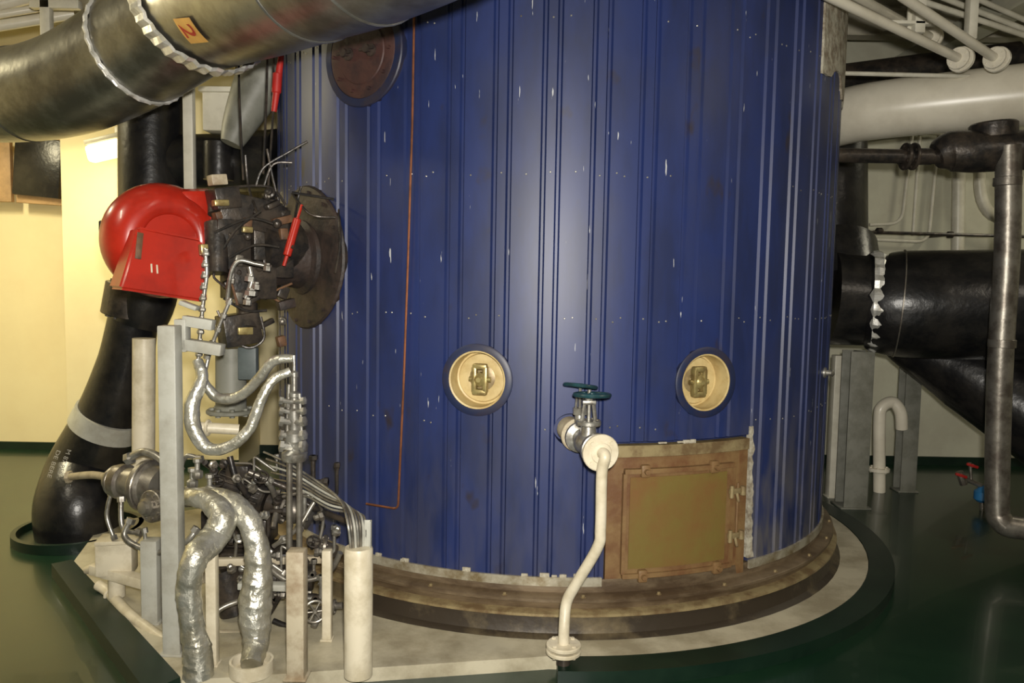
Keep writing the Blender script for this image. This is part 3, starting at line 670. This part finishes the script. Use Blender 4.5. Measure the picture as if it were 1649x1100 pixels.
b=bmnew(); lathe(b,(pf.x,pf.y,PH),(0,0,1),[(.088,0),(.088,.055),(.078,.055),(.078,.01),(1e-4,.01)],32); fin(b,'floor_socket',CREAM,label='cream round floor socket holding foil-wrapped pipe',cat='pipe socket')
vs=empty('valve_stack',P(475,870,3.45),'vertical stack of steel needle valves on twin pipes','valve')
b=bmnew(); zt=P(475,572,3.45).z; z0=P(478,742,3.45).z; c=P(474,660,3.45)
H=zt-z0
lathe(b,(c.x,c.y,z0),(0,0,1),[(.05,0),(.056,.01),(.056,.035),(.028,.05),(.028,.075),(.044,.09),(.044,.125),(.028,.14),(.030,.2),(.030,.225),(.020,.235),(.020,.28),(.026,.285),(.026,.30),(.014,.31),(.014,.37),(.018,.372),(.018,.39),(.008,.40),(.006,H)],20)
for k,(dz,rr_) in enumerate(((.06,.028),(.11,.024),(.17,.024),(.215,.018),(.26,.018))):
    for s_ in (-1,1):
        q=Vector((c.x,c.y-.01,z0+dz)); cyl(b,q,q+Vector((s_*.045,-.02,.012)),rr_*.6,n=8); lathe(b,q+Vector((s_*.04,-.018,.01)),(s_,-.3,.2),[(rr_,0),(rr_,.016),(rr_*.6,.02)],6)
for s_,h_ in ((-.03,.34),(.035,.30)): 
    cyl(b,Vector((c.x+s_,c.y-.01,z0+.1)),Vector((c.x+s_*.7,c.y-.01,z0+h_)),.008,n=8); cyl(b,Vector((c.x+s_*.9,c.y-.01,z0+h_*.7)),Vector((c.x+s_*.85,c.y-.01,z0+h_*.7+.025)),.014,n=6)
fin(b,'valve_fitting',STEEL,vs)
for s_ in (-1,1):
    b=bmnew(); tube(b,[Vector((c.x+s_*.022,c.y,z0+.02)),P(474+s_*8,800,3.45),P(474+s_*8,885,3.45)],.0135,14); fin(b,'twin_pipe',PIPEM,vs)
pu=empty('oil_pump',P(235,870,3.8),'steel oil pump with round flanges and bolted covers','pump')
p0=P(176,772,3.85); p1=P(292,790,3.7); ad=(p1-p0).normalized()
b=bmnew(); lathe(b,p0,ad,[(.05,0),(.055,.01),(.055,.05),(.08,.055),(.085,.07),(.085,.10),(.07,.11),(.075,.20),(.11,.21),(.115,.225),(.115,.26),(.10,.27),(.09,.33),(.05,.34)],32)
flange(b,p0+ad*.24,ad,.125,.03,10); flange(b,p0+ad*.04,ad,.075,.02,6)
fin(b,'pump_body',PIPEM,pu)
b=bmnew(); flange(b,P(246,815,3.6),(-.5,-1,.1),.075,.035,8); lathe(b,P(246,815,3.6),(-.5,-1,.1),[(.045,.01),(.045,.04),(.03,.046),(.03,.06),(.018,.064)],8); fin(b,'pump_cover',PIPEM,pu)
for pts_,r_ in (([(212,835,3.7),(200,862,3.68),(222,880,3.66),(262,890,3.62),(300,872,3.58),(318,850,3.6)],.014),([(205,740,3.8),(232,728,3.78),(262,742,3.74),(275,775,3.7)],.02),([(195,800,3.75),(198,850,3.72),(228,858,3.7)],.012),([(232,850,3.65),(240,885,3.65),(275,895,3.6)],.009),([(180,790,3.8),(172,830,3.8),(185,870,3.78)],.01),([(288,760,3.62),(300,735,3.62),(325,740,3.6)],.012)):
    b=bmnew(); tube(b,[P(*q) for q in pts_],r_,12); q=P(*pts_[0]); cyl(b,q,q+(P(*pts_[1])-q).normalized()*.025,r_*1.6,n=6); q=P(*pts_[-1]); cyl(b,q,q+(P(*pts_[-2])-q).normalized()*.025,r_*1.6,n=6); fin(b,'pump_pipe',STEEL,pu)
b=bmnew(); tube(b,[P(112,768,4.3),P(150,765,4.1),P(186,772,3.86)],.02,14); lathe(b,P(108,768,4.3),(1,0,0),[(.034,0),(.034,.02)],6); fin(b,'suction_pipe',CREAMD,label='dull cream pipe leading to the oil pump',cat='pipe')
mo=empty('pump_motor',P(430,960,3.8),'black finned motor and pump set on the skid','motor')
p0=P(352,776,3.85); p1=P(530,842,3.8); ad=(p1-p0).normalized()
b=bmnew(); cyl(b,p0,p0+ad*.26,.085,n=28,bev=.01)
for i in range(24):
    a=2*math.pi*i/24; M=frame(ad); q=p0+ad*.13+M@Vector((.09*math.cos(a),.09*math.sin(a),0)); box(b,q,(.018,.006,.22),M@Matrix.Rotation(a,3,'Z'),.001)
cyl(b,p0+ad*.27,p0+ad*.36,.06,n=20); box(b,p0+ad*.12+Vector((0,-.02,.10)),(.11,.09,.07),None,.006)
fin(b,'motor_body',DARK,mo)
b=bmnew(); flange(b,p0+ad*.36,ad,.085,.02,8); lathe(b,p0+ad*.37,ad,[(.06,0),(.065,.05),(.05,.08),(.07,.09),(.07,.12),(.03,.13)],24); flange(b,P(522,880,3.7),(1,.2,-.2),.055,.02,6); cyl(b,P(500,872,3.72),P(540,888,3.68),.03,n=16); fin(b,'pump_head',PIPEM,mo)
b=bmnew(); box(b,P(420,905,3.8),(.34,.22,.16),None,.01); box(b,P(400,850,3.85),(.24,.2,.14),None,.01); cyl(b,P(360,915,3.7),P(380,985,3.7),.075,n=24); cyl(b,P(440,930,3.68),P(505,930,3.7),.065,n=24,bev=.008); box(b,P(350,850,3.8),(.12,.12,.2),None,.01)
fin(b,'pump_housing',DARK,mo)
for pts_ in ([(330,745),(345,760),(350,800)],[(370,735),(380,770),(400,800)],[(400,760),(430,775),(445,810),(440,850)],[(455,800),(500,795),(520,830),(515,870)],[(440,880),(480,850),(515,800),(550,815)],[(360,840),(380,870),(375,920)],[(425,905),(465,935),(525,925),(548,890)],[(440,1000),(475,1010),(500,985)],[(350,1025),(385,1020),(420,1005),(450,960)],[(425,770),(470,790),(500,815),(560,840)]):
    b=bmnew(); tube(b,[P(u,v,3.62+random.uniform(-.05,.05)) for u,v in pts_],random.choice((.008,.011,.014)),10); fin(b,'fuel_line',random.choice((PIPEM,DARK,PIPEM)),mo)
rnd=random.Random(11)
for i in range(34):     # squared-off small bore lines with end fittings
    u=rnd.uniform(330,545); v=rnd.uniform(745,985); q=P(u,v,rnd.uniform(3.56,3.72)); pl=[q]; axes=[Vector((1,0,0)),Vector((0,0,1)),Vector((0,1,0)),Vector((.7,0,-.5))]
    last=-1
    for k in range(rnd.choice((2,3,3))):
        j=rnd.choice([x for x in (0,1,1,2,3) if x!=last]); last=j; l_=rnd.uniform(.05,.16)*(.4 if j==2 else 1); pl.append(pl[-1]+axes[j]*l_*rnd.choice((-1,1)))
    pl=[Vector((min(max(p.x,-1.40),-.78),p.y,max(p.z,.2))) for p in pl]
    pl2=[pl[0]]
    for p in pl[1:]:
        if (p-pl2[-1]).length>.02: pl2.append(p)
    if len(pl2)<2: continue
    r_=rnd.choice((.006,.008,.011)); b=bmnew(); tube(b,pl2,r_,10,fil=.02)
    d_=(pl2[1]-pl2[0]).normalized(); lathe(b,pl2[0],d_,[(r_*1.8,0),(r_*2.0,.003),(r_*2.0,.02),(r_*1.4,.024),(r_*1.4,.034)],6)
    d_=(pl2[-2]-pl2[-1]).normalized(); lathe(b,pl2[-1],d_,[(r_*1.8,0),(r_*2.0,.003),(r_*2.0,.02),(r_*1.4,.024)],6)
    fin(b,'fuel_line',rnd.choice((PIPEM,DARK,DARK,STEEL)),mo)
for (u,v) in ((345,760),(380,770),(430,775),(445,810),(500,795),(520,830),(480,850),(375,920),(465,935),(525,925),(385,870),(430,830),(362,745),(342,748),(410,790),(455,870),(398,820),(490,905),(365,800),(540,860)):
    b=bmnew(); q=P(u,v,3.6); lathe(b,q,(random.uniform(-.6,.6),random.uniform(-1,-.2),random.uniform(-.3,1)),[(.018,0),(.022,.004),(.022,.02),(.014,.024),(.014,.04),(.008,.045)],6)
    fin(b,'line_fitting',random.choice((PIPEM,DARK,STEEL)),mo)
for (u,v) in ((310,760),(318,745),(305,790),(338,770)):
    b=bmnew(); lathe(b,P(u,v+25,3.55),(0,0,1),[(.022,0),(.026,.01),(.026,.03),(.012,.04),(.012,.07),(.02,.075),(.02,.09)],8)
    fin(b,'grease_fitting',STEEL,mo)
for (u,v,r_) in ((420,768,.034),(350,775,.028),(505,872,.03)):
    b=bmnew(); q=P(u,v,3.58); wheel(b,q,(.3,-.6,.8),r_,4); cyl(b,q,q-Vector((.3,-.6,.8)).normalized()*.06,.008,n=8); fin(b,'small_valve_wheel',DARK,mo)
b=bmnew(); wheel(b,P(507,985,3.5),(.4,-1,.1),.048,6); cyl(b,P(507,985,3.5),P(520,978,3.62),.012,n=10); tube(b,[P(505,1010,3.55),P(520,980,3.62),P(552,975,3.62)],.016,12); flange(b,P(538,977,3.62),(1,0,0),.034,.014,4)
fin(b,'drain_valve',PIPEM,label='small round wheel valve low on the skid',cat='valve')
sk=empty('skid_frame',P(360,1000,3.7),'cream steel skid frame of channels under the pumps','frame')
def beam(a,c_,w,h,m=CREAM):
    b=bmnew(); d=(c_-a); M=frame(d); box(b,(a+c_)/2,(w,h,d.length),M,.004); fin(b,'frame_beam',m,sk)
beam(P(230,925,3.95),P(470,930,3.95),.06,.06,CREAMD); beam(P(385,942,3.5),P(465,945,3.5),.05,.03,LGREY); beam(P(150,915,3.85),P(240,940,3.75),.06,.05,CREAM); beam(P(345,905,3.6),P(525,900,3.75),.035,.035,CREAMD)
beam(P(265,880,3.7),P(268,960,3.7),.05,.05); beam(P(345,1020,3.55),P(460,1025,3.55),.03,.03,CREAMD)
b=bmnew(); box(b,P(188,895,3.85),(.17,.12,.17),Matrix.Rotation(.2,3,'Z'),.01); box(b,P(192,868,3.84),(.19,.14,.02),Matrix.Rotation(.2,3,'Z'),.004); tube(b,[P(188,925,3.85),P(188,960,3.85)],.04,12); fin(b,'control_box',CREAM,label='cream painted steel box on the skid corner',cat='box')
b=bmnew(); tube(b,[P(158,942,3.95),P(176,955,3.9),P(215,995,3.65),P(290,1050,3.42)],.026,16); flange(b,P(180,958,3.89),(1,-.9,-.2),.04,.016,4); fin(b,'cream_pipe',CREAM,label='cream pipe lying low along the plinth edge',cat='pipe')
b=bmnew(); tube(b,[P(140,918,4.05),P(165,912,4.0),P(190,930,3.9)],.022,12); fin(b,'cream_pipe',CREAM,label='small cream bent pipe at the plinth corner',cat='pipe')
b=bmnew(); tube(b,[P(335,1040,3.4),P(345,990,3.45),P(385,968,3.5),P(440,960,3.5)],.013,12); fin(b,'steel_pipe',PIPEM,label='thin steel pipe between foil-wrapped pipes',cat='pipe')
# ================= RIGHT SIDE =================
b=bmnew(); tube(b,[P(1345,192,5.85),P(1420,177,5.6),P(1680,150,5.15),P(1860,136,4.9)],.195,36)
fin(b,'overhead_pipe',WARMW,label='large white insulated overhead pipe beside the boiler',cat='pipe')
sp=empty('steel_pipe_run',P(1610,845,4.9),'aged steel pipe with dark tee and elbow beside boiler','pipe')
b=bmnew(); tube(b,[P(1345,250,5.1),P(1515,253,5.05)],.045,20); flange(b,P(1458,252,5.06),(1,0,0),.085,.02,6); flange(b,P(1471,252,5.06),(1,0,0),.085,.02,6); cyl(b,P(1476,252,5.06),P(1500,252,5.05),.052,n=20); fin(b,'pipe_run',DARK,sp)
b=bmnew(); tube(b,[P(1508,252,5.05),P(1530,244,5.04),P(1570,244,5.0),P(1650,242,4.95),P(1700,245,4.9)],[.08,.125,.13,.12,.12],24); cyl(b,P(1600,225,5.0),P(1600,198,5.0),.135,n=28,bev=.01); fin(b,'pipe_tee',DARK,sp)
b=bmnew(); tube(b,[P(1624,235,4.9),P(1622,400,4.9),P(1610,600,4.9),P(1606,800,4.9),P(1612,838,4.88),P(1640,850,4.85),P(1720,852,4.8)],[.072,.072,.072,.07,.07,.07,.07],24); 
fin(b,'pipe_drop',PIPEM,sp)
for v_,u_ in ((560,1613),(300,1622)):
    b=bmnew(); lathe(b,P(u_,v_,4.9),(0,0,1),[(.07,0),(.078,.004),(.078,.05),(.07,.054)],24); fin(b,'pipe_collar',PIPEM,sp)
dk=empty('black_duct',P(1480,600,5.8),'wide black wrapped horizontal duct with torn foil joint','duct')
b=bmnew(); tube(b,[P(1335,480,6.1),P(1400,485,6.05),P(1460,490,5.95),P(1750,492,5.6)],[.36,.34,.40,.40],40); fin(b,'duct_body',BLACK,dk)
q0=P(1408,486,6.03); qd=(P(1460,490,5.95)-q0).normalized()
ringwrap('foil_joint',q0+qd*.01,qd,.368,.085,FOILB,22,.06,.022,.02,dk)
b=bmnew(); lathe(b,P(1445,489,5.97),qd,[(.38,0),(.404,.004),(.404,.012),(.38,.016)],40); fin(b,'duct_band',PIPEM,dk)
b=bmnew(); tube(b,[P(1335,150,6.5),P(1338,420,6.5)],.28,28); tube(b,[P(1338,400,6.4),P(1348,470,6.2)],.34,28)
fin(b,'black_riser',BLACK,label='black wrapped riser duct behind the boiler',cat='duct')
b=bmnew(); tube(b,[P(1440,545,6.3),P(1560,600,6.1),P(1760,730,5.6)],[.14,.30,.36],32)
fin(b,'sloping_duct',BLACK,label='shiny black sloping duct under the horizontal duct',cat='duct')
post('duct_support',1363,565,1402,815,5.95,.175,GREY,'grey steel H-beam support under the black duct',dep=.16,hbeam=True,base=0)
post('duct_support',1454,590,1480,790,6.4,.12,GREY,'narrow grey H-beam support by the white wall',dep=.12,hbeam=True,base=0)
post('duct_support',1342,572,1360,800,6.3,.09,WHITE,'white painted post close to the boiler',base=0)
cp0=G(1416,792,0)
b=bmnew(); d=cp0.y; tube(b,[cp0,P(1416,770,d),P(1416,680,d),P(1420,656,d),P(1438,648,d),P(1450,664,d-.02),P(1452,690,d)],.048,18,k=6); flange(b,P(1415,756,d),(0,0,1),.085,.03,6)
fin(b,'vent_pipe',WARMW,label='white hooked vent pipe rising from the floor',cat='pipe')
def wallp(ptsuv,r,label,d=7.42,m=WHITE,fil=.12):
    b=bmnew(); tube(b,[P(u,v,d) for u,v in ptsuv],r,12,fil=fil); fin(b,'wall_conduit',m,label=label,cat='pipe',group='white conduits on the wall')
wallp([(1385,345),(1385,225),(1480,212)],.016,'thin white conduit bent along the wall'); wallp([(1400,362),(1452,360),(1470,210)],.016,'thin white conduit bent along the wall')
wallp([(1388,385),(1495,390),(1512,215)],.016,'thin white conduit bent along the wall'); wallp([(1470,380),(1482,205)],.016,'thin white conduit bent along the wall')
wallp([(1542,405),(1545,210)],.055,'thick white vertical pipe on the wall',7.3); wallp([(1576,210),(1578,340),(1640,365)],.05,'white pipe bending away along the wall',7.25,fil=.25)
wallp([(1360,200),(1640,228)],.02,'thin white conduit bent along the wall',7.38)
b=bmnew(); tube(b,[P(1365,373,7.1),P(1900,388,7.0)],.014,8); fin(b,'black_rod',DARK,label='thin black rod running along the wall',cat='rod')
for (u,v) in ((1416,372),(1530,378)):
    b=bmnew(); lathe(b,P(u,v,7.1)-Vector((.03,0,0)),(1,0,0),[(.02,0),(.03,.01),(.03,.05),(.02,.06)],10); q=P(u,v,7.1); box(b,(q.x,(q.y+Y1)/2,q.z),(.02,Y1-q.y,.02),None,.002); fin(b,'rod_clamp',DARK,label='black clamp holding the wall rod',cat='clamp',group='rod clamps')
for i,(a,e_,d0_,d1_) in enumerate((((1318,-14),(1548,96),4.0,4.9),((1440,-14),(1606,96),4.2,4.9),((1370,-10),(1500,60),4.4,5.6))):
    ob=empty('ceiling_pipe',P(*e_,d1_),'white pipe slanting below the ceiling with end flange','pipe','ceiling pipes')
    b=bmnew(); w=P(*a,d0_); q=P(*e_,d1_); dr=(w-q).normalized(); tube(b,[w+dr*.3,q],.026,14); fin(b,'pipe_run',WARMW,ob)
    b=bmnew(); flange(b,q,dr,.075,.03,6); flange(b,q+dr*.04,dr,.065,.02,6); fin(b,'pipe_flange',WARMW,ob)
for (u,v,w_,h_) in ((1470,38,.28,.02),(1565,15,.05,.35),(1480,12,.06,.3)):
    b=bmnew(); box(b,P(u,v,4.8),(w_,.06,h_),None,.004); box(b,P(u,v,4.8)+Vector((0,.03,.05)),(.04,.02,.2),None,.003); fin(b,'pipe_hanger',WHITE,label='white flat steel hanger below the ceiling',cat='bracket',group='ceiling pipe hangers')
b=bmnew(); tube(b,[P(1340,128,6.6),P(1640,90,6.4)],.11,24); fin(b,'ceiling_duct',DARK,label='dark grey duct beneath the ceiling beams',cat='duct')
b=bmnew(); tube(b,[P(1360,118,5.3),P(1640,125,5.2)],.014,10); fin(b,'ceiling_conduit',WHITE,label='thin white conduit above the big white pipe',cat='pipe')
for i in range(4):
    b=bmnew(); tube(b,[P(1390+i*60,-30,5.0+i*.2),P(1690+i*50,70+i*12,5.3+i*.2)],.018,10); fin(b,'ceiling_conduit',WHITE,label='white conduit running below the ceiling beams',cat='pipe',group='ceiling conduits')
vg=G(1582,822,0)
bv=empty('blue_valve',vg,'small blue valve with steel tubing near the floor','valve')
yv=vg.y
b=bmnew(); lathe(b,P(1582,808,yv),(0,0,1),[(.04,0),(.062,.02),(.062,.08),(.04,.10),(.02,.13)],20); fin(b,'valve_body',BLUEV,bv)
b=bmnew(); tube(b,[P(1545,768,yv),P(1570,778,yv),P(1600,790,yv)],.018,10); tube(b,[P(1562,745,yv),P(1564,775,yv)],.012,8); cyl(b,P(1545,760,yv),P(1552,780,yv),.03,n=8); tube(b,[P(1582,800,yv),vg],.02,10); fin(b,'valve_tubing',PIPEM,bv)
for (u,v) in ((1548,766),(1566,750)):
    b=bmnew(); box(b,P(u,v,yv-.03),(.09,.02,.022),Matrix.Rotation(.3,3,'Y'),.005); cyl(b,P(u,v,yv-.03),P(u,v,yv+.02),.014,n=8); fin(b,'valve_lever',REDF,bv)
# ================= LEFT CEILING PIPES =================
for i,(a,e_) in enumerate((((-40,30),(110,5)),((-40,48),(120,22)),((-30,12),(80,-12)))):
    b=bmnew(); tube(b,[P(*a,5.2),P(*e_,5.4)],.025+.01*i,12); fin(b,'ceiling_conduit',WARMW,label='white pipe under the ceiling above the silver duct',cat='pipe',group='ceiling conduits near the duct')
b=bmnew(); box(b,P(75,20,5.0),(.06,.05,.35),None,.004); box(b,P(90,8,5.0),(.3,.05,.05),None,.004); fin(b,'pipe_hanger',WHITE,label='white steel hanger above the silver duct',cat='bracket')
# ================= LIGHTS =================
def fixture(x,y,z,L_,power,col,rot=0):
    f=empty('ceiling_lamp',(x,y,z),'long fluorescent ceiling lamp fixture','lamp','ceiling lamps')
    b=bmnew(); box(b,(x,y,z+.05),(.16,L_,.08),None,.01); fin(b,'lamp_housing',WHITE,f)
    for s_ in (-.04,.04):
        b=bmnew(); cyl(b,(x+s_,y-L_/2+.05,z-.005),(x+s_,y+L_/2-.05,z-.005),.014,n=12); fin(b,'lamp_tube',TUBE,f)
    l=bpy.data.lights.new('fluorescent','AREA'); l.shape='RECTANGLE'; l.size=.2; l.size_y=L_; l.energy=power; l.color=col
    o=bpy.data.objects.new('fluorescent_light',l); scene.collection.objects.link(o); o.location=(x,y,z-.04)
fixture(-3.0,1.9,3.55,1.2,36,(1,.9,.70)); fixture(3.5,1.9,3.55,1.2,28,(1,.88,.72)); fixture(4.9,5.9,3.5,.9,16,(1,.93,.72)); fixture(-4.6,5.0,3.5,1.2,135,(1,.88,.56))
l=bpy.data.lights.new('wall_lamp_light','AREA'); l.size=.3; l.energy=10; l.color=(1,.80,.38)
o=bpy.data.objects.new('wall_lamp_light',l); scene.collection.objects.link(o); o.location=lc+Vector((-.05,-.35,-.15)); o.rotation_euler=(rad(30),0,0)
l=bpy.data.lights.new('camera_flash','AREA'); l.size=.09; l.energy=135; l.color=(1,.95,.86); l.spread=rad(150)
o=bpy.data.objects.new('camera_flash',l); scene.collection.objects.link(o); o.matrix_world=Matrix.Translation(CAM+Vector((.05,-.05,.14)))@RM.to_4x4()
w=bpy.data.worlds.new('w'); scene.world=w; w.use_nodes=True; w.node_tree.nodes['Background'].inputs[0].default_value=(.9,.85,.7,1); w.node_tree.nodes['Background'].inputs[1].default_value=.12
